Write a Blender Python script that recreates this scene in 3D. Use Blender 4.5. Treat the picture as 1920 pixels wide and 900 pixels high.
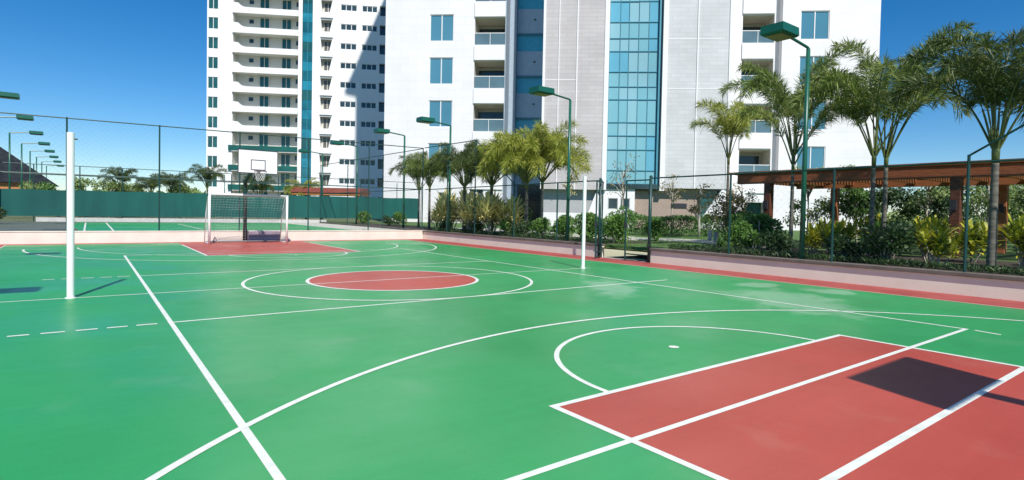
import bpy, math, random
from mathutils import Vector, Matrix
R = math.radians
for o in list(bpy.data.objects): bpy.data.objects.remove(o)
SC = bpy.context.scene
COL = SC.collection
random.seed(7)

# ------------------------------------------------------------------ camera
cam_d = bpy.data.cameras.new("camera"); cam = bpy.data.objects.new("camera", cam_d); COL.objects.link(cam)
YAW, PITCH, ROLL = 0.6488, -0.02405, 0.02032
F_PX, PX0, PY0, W_PX, H_PX = 1065.13, 973.99, 424.90, 1920.0, 900.0
f0 = Vector((math.sin(YAW)*math.cos(PITCH), math.cos(YAW)*math.cos(PITCH), math.sin(PITCH)))
r0 = Vector((math.cos(YAW), -math.sin(YAW), 0)); u0 = r0.cross(f0)
rr = math.cos(ROLL)*r0 + math.sin(ROLL)*u0; uu = -math.sin(ROLL)*r0 + math.cos(ROLL)*u0
m = Matrix((rr, uu, -f0)).transposed().to_4x4(); m.translation = Vector((-5.3472, -11.5311, 1.5114))
cam.matrix_world = m
cam_d.sensor_fit = 'HORIZONTAL'; cam_d.sensor_width = 36; cam_d.lens = 36*F_PX/W_PX
cam_d.shift_x = (W_PX/2 - PX0)/W_PX; cam_d.shift_y = (PY0 - H_PX/2)/W_PX
cam_d.clip_start = 0.05; cam_d.clip_end = 3000
SC.camera = cam

# ------------------------------------------------------------------ light
SUN_TO = Vector((-0.303, -0.92, 1.0)).normalized()
w = bpy.data.worlds.new("World"); SC.world = w; w.use_nodes = True
nt = w.node_tree; nt.nodes.clear()
wo = nt.nodes.new('ShaderNodeOutputWorld'); bg = nt.nodes.new('ShaderNodeBackground'); sk = nt.nodes.new('ShaderNodeTexSky')
sk.sky_type = 'NISHITA'; sk.sun_disc = False
sk.sun_elevation = math.asin(SUN_TO.z); sk.sun_rotation = math.atan2(SUN_TO.x, SUN_TO.y)
sk.altitude = 600; sk.air_density = 1.0; sk.dust_density = 0.0; sk.ozone_density = 5.5
bg.inputs['Strength'].default_value = 0.10
hs = nt.nodes.new('ShaderNodeHueSaturation'); hs.inputs['Saturation'].default_value = 1.32
nt.links.new(sk.outputs[0], hs.inputs['Color']); nt.links.new(hs.outputs[0], bg.inputs[0]); nt.links.new(bg.outputs[0], wo.inputs[0])
sd = bpy.data.lights.new("sun", 'SUN'); sd.energy = 4.8; sd.angle = R(0.53); sd.color = (1.0, 0.95, 0.88)
so = bpy.data.objects.new("sun", sd); COL.objects.link(so); so.rotation_euler = SUN_TO.to_track_quat('Z', 'Y').to_euler()
SC.view_settings.view_transform = 'Standard'; SC.view_settings.look = 'None'
SC.view_settings.exposure = 0.22; SC.view_settings.gamma = 1.0; SC.view_settings.use_curve_mapping = False

# ------------------------------------------------------------------ materials
MATS = {}
def mat(name, col, rough=0.6, var=0.08, scale=3.0, bump=0.0, bscale=40, metal=0.0, spec=0.5, col2=None, stretch=None, coat=0.0, rvar=0.0):
    if name in MATS: return MATS[name]
    M = bpy.data.materials.new(name); M.use_nodes = True; t = M.node_tree; b = t.nodes['Principled BSDF']
    tc = t.nodes.new('ShaderNodeTexCoord'); no = t.nodes.new('ShaderNodeTexNoise'); no.inputs['Scale'].default_value = scale
    no.inputs['Detail'].default_value = 5
    src = tc.outputs['Object']
    if stretch:
        mp = t.nodes.new('ShaderNodeMapping'); mp.inputs['Scale'].default_value = stretch
        t.links.new(src, mp.inputs[0]); src = mp.outputs[0]
    t.links.new(src, no.inputs['Vector'])
    rp = t.nodes.new('ShaderNodeValToRGB'); rp.color_ramp.elements[0].position = 0.3; rp.color_ramp.elements[1].position = 0.7
    c2 = col2 or tuple(min(1, c*(1+var)) for c in col); c1 = col if col2 else tuple(c*(1-var) for c in col)
    rp.color_ramp.elements[0].color = (*c1, 1); rp.color_ramp.elements[1].color = (*c2, 1)
    t.links.new(no.outputs['Fac'], rp.inputs[0]); t.links.new(rp.outputs[0], b.inputs['Base Color'])
    b.inputs['Roughness'].default_value = rough; b.inputs['Metallic'].default_value = metal
    b.inputs['Specular IOR Level'].default_value = spec; b.inputs['Coat Weight'].default_value = coat
    if rvar:
        mr = t.nodes.new('ShaderNodeMapRange'); mr.inputs[1].default_value = .3; mr.inputs[2].default_value = .7
        mr.inputs[3].default_value = rough-rvar; mr.inputs[4].default_value = rough+rvar
        t.links.new(no.outputs['Fac'], mr.inputs[0]); t.links.new(mr.outputs[0], b.inputs['Roughness'])
    if bump:
        n2 = t.nodes.new('ShaderNodeTexNoise'); n2.inputs['Scale'].default_value = bscale; t.links.new(src, n2.inputs['Vector'])
        bp = t.nodes.new('ShaderNodeBump'); bp.inputs['Strength'].default_value = bump; bp.inputs['Distance'].default_value = .02
        t.links.new(n2.outputs['Fac'], bp.inputs['Height']); t.links.new(bp.outputs[0], b.inputs['Normal'])
    MATS[name] = M; return M
def leaf_mat(name, a, c, e, scale=1.3, rough=0.5, trans=0.25):
    M = bpy.data.materials.new(name); M.use_nodes = True; t = M.node_tree; b = t.nodes['Principled BSDF']; out = t.nodes['Material Output']
    tc = t.nodes.new('ShaderNodeTexCoord'); no = t.nodes.new('ShaderNodeTexNoise'); no.inputs['Scale'].default_value = scale; no.inputs['Detail'].default_value = 8
    no.inputs['Roughness'].default_value = .75
    oi = t.nodes.new('ShaderNodeObjectInfo'); ad = t.nodes.new('ShaderNodeVectorMath'); ad.operation = 'ADD'
    t.links.new(tc.outputs['Object'], ad.inputs[0]); t.links.new(oi.outputs['Random'], ad.inputs[1])
    t.links.new(ad.outputs[0], no.inputs['Vector'])
    rp = t.nodes.new('ShaderNodeValToRGB'); cr = rp.color_ramp; cr.elements[0].position = .32; cr.elements[0].color = (*a, 1)
    cr.elements[1].position = .7; cr.elements[1].color = (*e, 1); k = cr.elements.new(.5); k.color = (*c, 1)
    t.links.new(no.outputs['Fac'], rp.inputs[0]); t.links.new(rp.outputs[0], b.inputs['Base Color']); b.inputs['Roughness'].default_value = rough
    tr = t.nodes.new('ShaderNodeBsdfTranslucent'); mx = t.nodes.new('ShaderNodeMixShader'); mx.inputs[0].default_value = trans
    t.links.new(rp.outputs[0], tr.inputs[0]); t.links.new(b.outputs[0], mx.inputs[1]); t.links.new(tr.outputs[0], mx.inputs[2]); t.links.new(mx.outputs[0], out.inputs[0])
    return M

def floor_mat(name, a, c, r0, r1, painted_sheen=()):
    M = bpy.data.materials.new(name); M.use_nodes = True; t = M.node_tree; p = t.nodes['Principled BSDF']
    tc = t.nodes.new('ShaderNodeTexCoord')
    def noise(sc, det, st=None):
        n = t.nodes.new('ShaderNodeTexNoise'); n.inputs['Scale'].default_value = sc; n.inputs['Detail'].default_value = det; n.inputs['Roughness'].default_value = .6
        if st:
            mp = t.nodes.new('ShaderNodeMapping'); mp.inputs['Scale'].default_value = st; mp.inputs['Rotation'].default_value = (0,0,.4); t.links.new(tc.outputs['Object'], mp.inputs[0]); t.links.new(mp.outputs[0], n.inputs['Vector'])
        else: t.links.new(tc.outputs['Object'], n.inputs['Vector'])
        return n.outputs['Fac']
    def ramp(src, stops):
        r = t.nodes.new('ShaderNodeValToRGB'); e = r.color_ramp.elements; e[0].position = stops[0][0]; e[0].color = (*stops[0][1],1); e[1].position = stops[-1][0]; e[1].color = (*stops[-1][1],1)
        for q in stops[1:-1]: k = e.new(q[0]); k.color = (*q[1],1)
        t.links.new(src, r.inputs[0]); return r.outputs[0]
    def mix(f, x, y, mode='MIX'):
        m_ = t.nodes.new('ShaderNodeMix'); m_.data_type = 'RGBA'; m_.blend_type = mode
        if isinstance(f, float): m_.inputs[0].default_value = f
        else: t.links.new(f, m_.inputs[0])
        t.links.new(x, m_.inputs[6]); t.links.new(y, m_.inputs[7]); return m_.outputs[2]
    base = ramp(noise(.35, 6), [(.32, a), (.68, c)])
    grain = ramp(noise(60, 3), [(.3, (.90,.90,.90)), (.7, (1,1,1))]); base = mix(1.0, base, grain, 'MULTIPLY')
    roll = ramp(noise(1.0, 4, (.5, 9, 1)), [(.35, (.95,.95,.95)), (.65, (1,1,1))]); base = mix(1.0, base, roll, 'MULTIPLY')
    dust = ramp(noise(1.1, 9), [(.58, (0,0,0)), (.85, (.16,.16,.16))]); dc = t.nodes.new('ShaderNodeRGB'); dc.outputs[0].default_value = (.42,.46,.38,1)
    base = mix(dust, base, dc.outputs[0]); scuff = ramp(noise(7, 12, (1, .12, 1)), [(.66, (1,1,1)), (.74, (.86,.86,.86))]); base = mix(1.0, base, scuff, 'MULTIPLY')
    for cx, cy, sx, sy, ang in painted_sheen:   # pale tower reflections painted into the floor colour, each at its own place
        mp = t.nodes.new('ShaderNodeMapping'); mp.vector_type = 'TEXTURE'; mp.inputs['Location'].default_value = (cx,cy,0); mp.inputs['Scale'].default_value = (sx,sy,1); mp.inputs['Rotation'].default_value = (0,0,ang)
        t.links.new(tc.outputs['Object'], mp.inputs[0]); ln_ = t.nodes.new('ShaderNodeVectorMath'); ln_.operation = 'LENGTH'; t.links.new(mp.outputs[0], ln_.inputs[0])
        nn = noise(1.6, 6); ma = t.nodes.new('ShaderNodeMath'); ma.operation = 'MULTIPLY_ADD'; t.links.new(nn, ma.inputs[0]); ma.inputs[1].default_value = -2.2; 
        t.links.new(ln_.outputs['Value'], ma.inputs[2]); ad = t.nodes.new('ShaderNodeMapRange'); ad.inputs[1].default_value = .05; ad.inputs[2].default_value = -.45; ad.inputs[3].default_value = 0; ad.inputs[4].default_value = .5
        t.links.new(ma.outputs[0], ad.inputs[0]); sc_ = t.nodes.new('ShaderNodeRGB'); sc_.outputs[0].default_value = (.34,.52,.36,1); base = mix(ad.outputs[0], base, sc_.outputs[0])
    t.links.new(base, p.inputs['Base Color'])
    mr = t.nodes.new('ShaderNodeMapRange'); mr.inputs[1].default_value = .38; mr.inputs[2].default_value = .62; mr.inputs[3].default_value = r0; mr.inputs[4].default_value = r1
    t.links.new(noise(.45, 5), mr.inputs[0]); t.links.new(mr.outputs[0], p.inputs['Roughness']); p.inputs['Specular IOR Level'].default_value = .35
    return M
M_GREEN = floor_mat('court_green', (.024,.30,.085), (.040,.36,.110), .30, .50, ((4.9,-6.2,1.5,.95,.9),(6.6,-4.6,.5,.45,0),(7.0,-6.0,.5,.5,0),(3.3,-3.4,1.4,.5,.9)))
M_RED = floor_mat('court_red', (.41,.062,.040), (.50,.086,.060), .36, .52)
M_BORDER = mat('border_red', (.33,.055,.048), .6, scale=1.5, col2=(.42,.085,.07))
M_LINE = mat('line_paint', (.64,.68,.60), .5, scale=11, col2=(.80,.80,.74))
M_EDGE = mat('edge_paint', (.62,.55,.40), .55, var=.05, scale=6)
M_WALL = mat('pinkish_render', (.80,.72,.57), .85, scale=1.6, col2=(.86,.79,.64), bump=.15)
M_ENDW = mat('cream_render', (.72,.64,.56), .85, var=.07, scale=1.8, bump=.15)
M_CAP = mat('cap_stone', (.15,.125,.105), .8, var=.2, scale=3, bump=.2)
M_FENCE = mat('fence_green', (.008,.05,.045), .45, var=.1)
M_LAMP = mat('lamp_green', (.010,.10,.065), .35, var=.1)
M_LAMPU = mat('lamp_glass', (.16,.20,.10), .3, var=.2, scale=8)
M_WHITE = mat('white_enamel', (.80,.81,.79), .35, var=.03)
M_NET = mat('net_cord', (.62,.62,.6), .8, var=.05)
M_BOARD = mat('board_white', (.80,.78,.80), .4, var=.02)
M_DARKM = mat('dark_metal', (.03,.03,.035), .45)
M_HOOP = mat('pole_green', (.012,.05,.045), .4)
M_MAT = mat('mauve_vinyl', (.42,.33,.38), .6, var=.1)
M_SCREEN = mat('windscreen_cloth', (.002,.066,.060), .85, scale=.9, col2=(.005,.105,.088), stretch=(1,1,.25), bump=.3, bscale=6)
M_TWHITE = mat('tower_white', (.76,.75,.75), .8, var=.025, scale=.3)
M_LWHITE = mat('tower_white_far', (.78,.79,.79), .8, var=.02, scale=.2)
def tile_mat(name, c1, c2, c3, bw=1.25, bh=.34, mo=.025, nz=.35):
    M = bpy.data.materials.new(name); M.use_nodes = True; t = M.node_tree; p = t.nodes['Principled BSDF']
    tc = t.nodes.new('ShaderNodeTexCoord'); sx = t.nodes.new('ShaderNodeSeparateXYZ'); cx = t.nodes.new('ShaderNodeCombineXYZ')
    t.links.new(tc.outputs['Object'], sx.inputs[0]); ad = t.nodes.new('ShaderNodeMath'); ad.operation = 'ADD'
    t.links.new(sx.outputs[0], ad.inputs[0]); t.links.new(sx.outputs[1], ad.inputs[1]); t.links.new(ad.outputs[0], cx.inputs[0]); t.links.new(sx.outputs[2], cx.inputs[1])
    br_ = t.nodes.new('ShaderNodeTexBrick'); t.links.new(cx.outputs[0], br_.inputs['Vector'])
    br_.inputs['Color1'].default_value = (*c1,1); br_.inputs['Color2'].default_value = (*c2,1); br_.inputs['Mortar'].default_value = (*c3,1)
    br_.inputs['Scale'].default_value = 1; br_.inputs['Brick Width'].default_value = bw; br_.inputs['Row Height'].default_value = bh; br_.inputs['Mortar Size'].default_value = mo
    no = t.nodes.new('ShaderNodeTexNoise'); no.inputs['Scale'].default_value = .35; no.inputs['Detail'].default_value = 4; t.links.new(tc.outputs['Object'], no.inputs['Vector'])
    mx = t.nodes.new('ShaderNodeMix'); mx.data_type = 'RGBA'; mx.blend_type = 'MULTIPLY'; mx.inputs[0].default_value = nz
    t.links.new(br_.outputs['Color'], mx.inputs[6]); t.links.new(no.outputs['Fac'], mx.inputs[7]); t.links.new(mx.outputs[2], p.inputs['Base Color']); p.inputs['Roughness'].default_value = .6
    return M
T_WALL = tile_mat('tower_wall_tiles', (.80,.79,.79), (.84,.83,.83), (.74,.74,.74), 1.5, .75, .02, .2)
M_BEIGE = mat('balcony_beige', (.66,.63,.54), .8, var=.05)
M_LBEIGE = mat('balcony_beige_pale', (.60,.60,.55), .8, var=.05)
M_TAUPE = mat('lobby_taupe', (.34,.26,.215), .8, var=.06)
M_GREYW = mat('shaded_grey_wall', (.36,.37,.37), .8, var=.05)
M_BLUEG = mat('recess_bluegrey', (.52,.64,.78), .7, var=.06)
M_GLASS = mat('window_glass', (.075,.22,.30), .12, var=.12, scale=.15, spec=.7)
M_GLASSD = mat('dark_glass', (.03,.055,.065), .1, var=.3, scale=.4)
M_GLASSG = mat('green_glass', (.02,.10,.10), .1, var=.25, scale=.5)
M_RAILG = mat('rail_glass', (.10,.17,.20), .1, var=.15, scale=.6)
M_CW = [mat('curtain_glass_a', (.19,.42,.48), .12, var=.1, scale=.2), mat('curtain_glass_b', (.25,.46,.52), .12, var=.1, scale=.2), mat('curtain_glass_c', (.13,.38,.50), .12, var=.1, scale=.2)]
M_MULL = mat('mullion_blue', (.06,.25,.33), .4)
M_DGREEN = mat('rail_green', (.012,.10,.085), .3, var=.2, scale=.4)
M_NAVY = mat('entry_dark', (.012,.016,.02), .15, var=.3)
M_WOOD = mat('pergola_wood', (.30,.105,.04), .6, scale=5, col2=(.45,.17,.065), stretch=(1,1,9), bump=.1)
M_POST = mat('post_wood', (.07,.022,.012), .55, scale=5, col2=(.14,.045,.02), stretch=(1,1,3))
M_WOODD = mat('pergola_wood_dark', (.20,.055,.022), .55, scale=5, col2=(.36,.11,.04), stretch=(1,1,9))
M_ROOFD = mat('roof_shingle', (.014,.018,.024), .95, spec=.1, scale=2, col2=(.03,.034,.04), bump=.3, bscale=12)
M_ORANGE = mat('timber_orange', (.42,.17,.05), .6, scale=3, col2=(.55,.24,.07))
M_PAVE = mat('pale_paving', (.42,.42,.36), .8, scale=2, col2=(.52,.51,.44), bump=.2)
M_ASPH = mat('dark_paving', (.075,.10,.085), .85, scale=1.2, col2=(.11,.135,.115))
M_GRASS = mat('lawn', (.045,.10,.018), .9, scale=2.5, col2=(.10,.19,.035), bump=.6, bscale=60)
M_GROUND = mat('ground', (.07,.10,.04), .95, scale=.15, col2=(.13,.15,.07), bump=.3, bscale=3)
M_SOIL = mat('bed_soil', (.03,.025,.016), .95, scale=5, col2=(.055,.042,.026))
M_TRUNK = mat('palm_trunk', (.05,.048,.038), .85, scale=2.5, col2=(.19,.18,.145), stretch=(1,1,5), bump=.6, bscale=18)
M_BARK = mat('pale_bark', (.28,.26,.21), .85, scale=6, col2=(.52,.48,.40), bump=.4)
M_STEM = mat('palm_stem', (.10,.13,.035), .5, var=.2)
L_PALM = leaf_mat('palm_leaf', (.07,.12,.018), (.17,.24,.045), (.40,.40,.15))
L_PALMY = leaf_mat('palm_leaf_yellow', (.15,.19,.02), (.33,.37,.05), (.52,.48,.12))
L_PALMD = leaf_mat('palm_leaf_dark', (.03,.06,.012), (.075,.115,.024), (.19,.21,.06))
L_CROT = leaf_mat('croton_leaf', (.06,.13,.015), (.28,.32,.025), (.80,.66,.05), scale=2.6)
L_SHRUB = leaf_mat('shrub_leaf', (.045,.12,.02), (.11,.23,.04), (.24,.38,.08), scale=2)
L_DARK = leaf_mat('dark_leaf', (.018,.048,.013), (.038,.085,.022), (.09,.15,.04), scale=2)
L_YEL = leaf_mat('yellow_shrub_leaf', (.34,.36,.09), (.72,.66,.26), (.92,.88,.56), scale=2.5)
L_TREE = leaf_mat('tree_leaf', (.11,.19,.05), (.26,.36,.11), (.42,.50,.22), scale=.8, trans=.35)
L_RUST = leaf_mat('rusty_leaf', (.10,.10,.03), (.22,.18,.06), (.35,.24,.10), scale=2)
L_HEDGE = leaf_mat('hedge_leaf', (.045,.11,.02), (.10,.22,.045), (.20,.32,.08), scale=1.5)

# ------------------------------------------------------------------ mesh helpers
class MB:
    def __init__(s): s.v = []; s.f = []; s.m = []
    def face(s, pts, mi=0):
        n = len(s.v); s.v += [tuple(p) for p in pts]; s.f.append(tuple(range(n, n+len(pts)))); s.m.append(mi)
    def box(s, x0, x1, y0, y1, z0, z1, mi=0):
        n = len(s.v); s.v += [(x0,y0,z0),(x1,y0,z0),(x1,y1,z0),(x0,y1,z0),(x0,y0,z1),(x1,y0,z1),(x1,y1,z1),(x0,y1,z1)]
        for q in ((0,3,2,1),(4,5,6,7),(0,1,5,4),(1,2,6,5),(2,3,7,6),(3,0,4,7)): s.f.append(tuple(n+i for i in q)); s.m.append(mi)
    def prism(s, poly, axis, a, b, mi=0):
        # poly: 2D points in the other two axes (in order), extruded along axis from a to b
        def P(q, t): return (t, q[0], q[1]) if axis == 0 else ((q[0], t, q[1]) if axis == 1 else (q[0], q[1], t))
        n = len(poly); A = [P(q, a) for q in poly]; B = [P(q, b) for q in poly]
        s.face(A, mi); s.face(B[::-1], mi)
        for i in range(n): j = (i+1) % n; s.face((A[i], B[i], B[j], A[j]), mi)
    def tube(s, pts, rad, k=8, mi=0, cap=True):
        pts = [Vector(p) for p in pts]; n0 = len(s.v)
        if not hasattr(rad, '__len__'): rad = [rad]*len(pts)
        for i, p in enumerate(pts):
            d = (pts[min(i+1, len(pts)-1)] - pts[max(i-1, 0)]).normalized()
            a = d.cross(Vector((0,0,1)) if abs(d.z) < .95 else Vector((0,1,0))).normalized(); b = d.cross(a)
            for j in range(k):
                t = 2*math.pi*j/k; s.v.append(tuple(p + (a*math.cos(t) + b*math.sin(t))*rad[i]))
        for i in range(len(pts)-1):
            for j in range(k):
                j2 = (j+1) % k; s.f.append((n0+i*k+j, n0+i*k+j2, n0+(i+1)*k+j2, n0+(i+1)*k+j)); s.m.append(mi)
        if cap:
            s.f.append(tuple(n0+j for j in range(k))[::-1]); s.m.append(mi)
            e = n0+(len(pts)-1)*k; s.f.append(tuple(e+j for j in range(k))); s.m.append(mi)
    def build(s, name, mats, parent=None, smooth=False, bevel=0):
        me = bpy.data.meshes.new(name); me.from_pydata(s.v, [], s.f)
        if not isinstance(mats, (list, tuple)): mats = [mats]
        for q in mats: me.materials.append(q)
        me.polygons.foreach_set('material_index', s.m)
        if smooth: me.polygons.foreach_set('use_smooth', [True]*len(s.f))
        me.update(); o = bpy.data.objects.new(name, me); COL.objects.link(o)
        if parent: o.parent = parent
        if bevel:
            md = o.modifiers.new('bevel', 'BEVEL'); md.width = bevel; md.segments = 2; md.limit_method = 'ANGLE'
        return o
def tag(o, label, cat, group=None, kind=None):
    if label: o['label'] = label
    if cat: o['category'] = cat
    if group: o['group'] = group
    if kind: o['kind'] = kind
    return o
def thing(name, label, cat, loc=(0,0,0), rz=0, group=None):
    o = bpy.data.objects.new(name, None); o.empty_display_size = .2; COL.objects.link(o)
    o.location = loc; o.rotation_euler = (0,0,rz); return tag(o, label, cat, group)
def copy_tree(o, parent=None):
    c = o.copy(); COL.objects.link(c); c.parent = parent
    for ch in list(o.children): copy_tree(ch, c)
    return c
def struct(name, mb, mats, label=None):
    o = mb.build(name, mats); o['kind'] = 'structure'; o['label'] = label or name.replace('_', ' '); o['category'] = 'ground'; return o

# ------------------------------------------------------------------ ground and courts
def frame(mb, X, Y, z, hole):
    xs = sorted({X[0], X[1], hole[0], hole[1]}); ys = sorted({Y[0], Y[1], hole[2], hole[3]})
    for i in range(3):
        for j in range(3):
            if i == 1 and j == 1: continue
            mb.face([(xs[i],ys[j],z),(xs[i+1],ys[j],z),(xs[i+1],ys[j+1],z),(xs[i],ys[j+1],z)])
b = MB(); frame(b, (-1500,1500), (-1500,1500), .36, (-9.1,9.1,-16.1,16.1)); struct('ground', b, M_GROUND, 'flat green-brown ground running to the horizon')
b = MB(); b.box(-9.12, 9.12, -16.12, 16.12, -.3, 0); struct('court_border', b, M_BORDER, 'dull red border strip round the green court')
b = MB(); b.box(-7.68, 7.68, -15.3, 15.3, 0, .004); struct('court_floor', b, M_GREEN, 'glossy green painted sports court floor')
def disc(mb, cx, cy, r, z, n=96, mi=0): mb.face([(cx+r*math.cos(2*math.pi*i/n), cy+r*math.sin(2*math.pi*i/n), z) for i in range(n)], mi)
ZR = .0050
b = MB()
for s in (1, -1):
    y0, y1 = sorted((-8.2*s, -14.0*s)); b.face([(-2.45,y0,ZR),(2.45,y0,ZR),(2.45,y1,ZR),(-2.45,y1,ZR)])
b.face([(-2.45,-15.25,ZR),(2.45,-15.25,ZR),(2.45,-14,ZR),(-2.45,-14,ZR)])
b.face([(-2.45,14,ZR),(2.45,14,ZR),(2.45,15.25,ZR),(-2.45,15.25,ZR)])
disc(b, 0, 0, 1.77, ZR)
struct('red_zones', b, M_RED, 'red painted key areas and centre disc')
def ln(mb, x0, y0, x1, y1, wd, z):
    d = Vector((x1-x0, y1-y0)).normalized()*wd/2; n = Vector((-d.y, d.x))
    mb.face([(x0-n.x,y0-n.y,z),(x1-n.x,y1-n.y,z),(x1+n.x,y1+n.y,z),(x0+n.x,y0+n.y,z)])
def arc(mb, cx, cy, r, a0, a1, wd, z, n=64):
    for i in range(n):
        t0 = R(a0+(a1-a0)*i/n); t1 = R(a0+(a1-a0)*(i+1)/n); ri, ro = r-wd/2, r+wd/2
        mb.face([(cx+ri*math.cos(t0),cy+ri*math.sin(t0),z),(cx+ro*math.cos(t0),cy+ro*math.sin(t0),z),(cx+ro*math.cos(t1),cy+ro*math.sin(t1),z),(cx+ri*math.cos(t1),cy+ri*math.sin(t1),z)])
b = MB(); LZ = .0060; W5 = .055
for x in (-4.5, 4.5): ln(b, x, -9.0, x, 9.0, W5, LZ)
LZ += .0003
for y in (-9.0, 9.0, -3.0, 0.0, 3.0):
    e = 5.6 if y == 0 else (4.5 if abs(y) == 9 else 4.5)
    if y == 0: ln(b, -7.6, 0, 5.9, 0, W5*.8, LZ)
    else: ln(b, -4.53, y, 4.53 + (1.0 if y == -3 else 0), y, W5, LZ)
for y in (-3.0, 3.0):
    for x0, x1 in ((-6.08,-5.89),(-5.79,-5.57),(-5.47,-5.26),(-5.17,-4.96),(-4.87,-4.65)):
        ln(b, x0, y, x1, y, W5, LZ)
ln(b, 4.43, -9.40, 4.5, -9.1, .05, LZ)
struct('volleyball_lines', b, M_LINE, 'white volleyball court lines with dashed attack-line ends')
b = MB(); LZ = .0068
for s in (-1, 1):
    for x in (-2.45, 2.45): ln(b, x, 8.2*s, x, 14.0*s, .06, LZ)
LZ += .0003
for s in (-1, 1): ln(b, -2.48, 8.2*s, 2.48, 8.2*s, .06, LZ)
arc(b, 0, -8.2, 1.83, 0, 180, .055, LZ+.0003); arc(b, 0, 8.2, 1.83, 180, 360, .055, LZ+.0003)
arc(b, 0, 0, 1.80, 0, 360, .07, LZ+.0003, 96)
ln(b, -2.42, -10.04, 2.42, -10.04, .062, LZ+.0005)
struct('basketball_lines', b, M_LINE, 'cream white basketball key and centre circle lines')
b = MB(); LZ = .0078
arc(b, 0, 0, 3.0, 0, 360, .06, LZ, 96)
arc(b, 0, -12.72, 7.02, 0, 180, .06, LZ+.0003, 120); arc(b, 0, 12.72, 7.02, 180, 360, .06, LZ+.0003, 120)
arc(b, 0, 13.2, 5.65, 180, 360, .05, LZ+.0003, 90)
disc(b, 0.02, -7.44, .06, LZ+.0005, 24); disc(b, 0, 7.44, .06, LZ+.0005, 24)
struct('futsal_lines', b, M_LINE, 'white futsal arcs, centre ring and penalty spots')
b = MB()
for x in (-7.68, 7.68): ln(b, x, -15.3, x, 15.3, .05, .0090)
for y in (-15.3, 15.3): ln(b, -7.68, y, 7.68, y, .05, .0093)
struct('court_edge_line', b, M_EDGE, 'thin yellowish line between green floor and red border')
# second court beyond the end wall
b = MB(); b.box(-26, 9.0, 16.3, 33.4, .30, .40); struct('rear_paving', b, M_ASPH, 'dark grey paving beside the second court')
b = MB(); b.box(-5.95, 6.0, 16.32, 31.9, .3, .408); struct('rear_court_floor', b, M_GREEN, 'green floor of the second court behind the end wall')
b = MB(); b.box(6.0, 9.0, 16.32, 33.38, .3, .405); struct('rear_path', b, M_PAVE, 'pale paving at the right of the second court')
b = MB()
ln(b, -5.5, 16.4, -5.5, 31, .07, .414); ln(b, -4.52, 16.4, -4.52, 31, .07, .4152); ln(b, -1.0, 19.2, -1.0, 29, .07, .4152); ln(b, -5.5, 29, 5, 29, .07, .4165); ln(b, -4.5, 22.5, 5, 22.5, .06, .4165)
struct('rear_court_lines', b, M_LINE, 'white lines of the second court')

# ------------------------------------------------------------------ low walls
t = thing('end_wall', 'low cream wall across the far end behind the goal', 'wall', (0,16.12,0))
b = MB(); b.box(-9.0, 9.25, -.08, .17, -.1, .435); b.build('wall_body', M_ENDW, t, bevel=.01)
b = MB(); b.box(-9.0, 9.27, -.10, .20, .4355, .47); b.build('coping', M_ENDW, t, bevel=.008)
t = thing('side_wall', 'low pinkish wall with dark coping from the far corner to the open gate', 'wall', (9.12,9,0))
b = MB(); b.box(-.10, .13, -6.3, 6.98, -.1, .39); b.build('wall_body', M_WALL, t, bevel=.01)
b = MB(); b.box(-.15, .17, -6.3, 6.98, 0.3905, .47); b.build('coping', M_CAP, t, bevel=.008)
t = thing('side_wall', 'low pinkish wall with dark coping from the gate past the palms to the right', 'wall', (9.12,-8,0))
b = MB(); b.box(-.10, .13, -8.0, 8.5, -.1, .39); b.build('wall_body', M_WALL, t, bevel=.01)
b = MB(); b.box(-.15, .17, -8.0, 8.5, 0.3905, .47); b.build('coping', M_CAP, t, bevel=.008)
t = thing('side_wall', 'low pinkish wall along the left side of the court', 'wall', (-9.12,0,0))
b = MB(); b.box(-.10, .10, -16, 16, -.1, .42); b.build('wall_body', M_WALL, t)
t = thing('rear_wall', 'low white wall under the green windscreen of the second court', 'wall', (0,33.5,0.36))
b = MB(); b.box(-7.9, 9.6, -.08, .1, 0, .30); b.build('wall_body', mat('dull_white_wall', (.50,.50,.47), .9), t)
t = thing('curb_wall', 'low grey curb at the right edge of the second court', 'wall', (9.15,16.4,0.36))
b = MB(); b.box(-.1, .1, 0, 17, 0, .14); b.build('wall_body', M_CAP, t)

# ------------------------------------------------------------------ fences (posts, rails, wire mesh)
def wires(mb, P, u, length, zlo, zhi, step=.16, rad=.0009):
    # diagonal chain-link wires in the vertical plane through P along unit vector u; zlo, zhi may be functions
    u = Vector(u); H = zhi - zlo; k = -H
    while k < length:
        for sgn in (1, -1):
            a0 = max(0, k); a1 = min(length, k+H)
            if a1-a0 < .05: continue
            za, zb = (zlo + (a0-k), zlo + (a1-k)) if sgn > 0 else (zhi - (a0-k), zhi - (a1-k))
            A = Vector(P) + u*a0; B = Vector(P) + u*a1; A.z = za; B.z = zb; mb.tube([A, B], rad, 3, cap=False)
        k += step
def fence(name, label, P, u, posts, rails, spans, group=None, pr=.030, rrad=.022, step=.16):
    """posts: (distance, z0, z1); rails: (d0,z0,d1,z1); spans: (d0,d1,zlo,zhi)"""
    P = Vector(P); u = Vector(u); t = thing(name, label, 'fence', P, 0, group)
    for d, z0, z1 in posts:
        b = MB(); q = u*d; b.tube([(q.x,q.y,z0-P.z),(q.x,q.y,z1-P.z)], pr, 8); b.build('fence_post', M_FENCE, t, smooth=False)
    for d0, z0, d1, z1 in rails:
        b = MB(); b.tube([(u.x*d0,u.y*d0,z0-P.z),(u.x*d1,u.y*d1,z1-P.z)], rrad, 8); b.build('rail', M_FENCE, t)
    b = MB()
    for d0, d1, zl, zh in spans: wires(b, u*d0, u, d1-d0, zl-P.z, zh-P.z, step)
    b.build('wire_mesh', M_FENCE, t)
    return t
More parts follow.
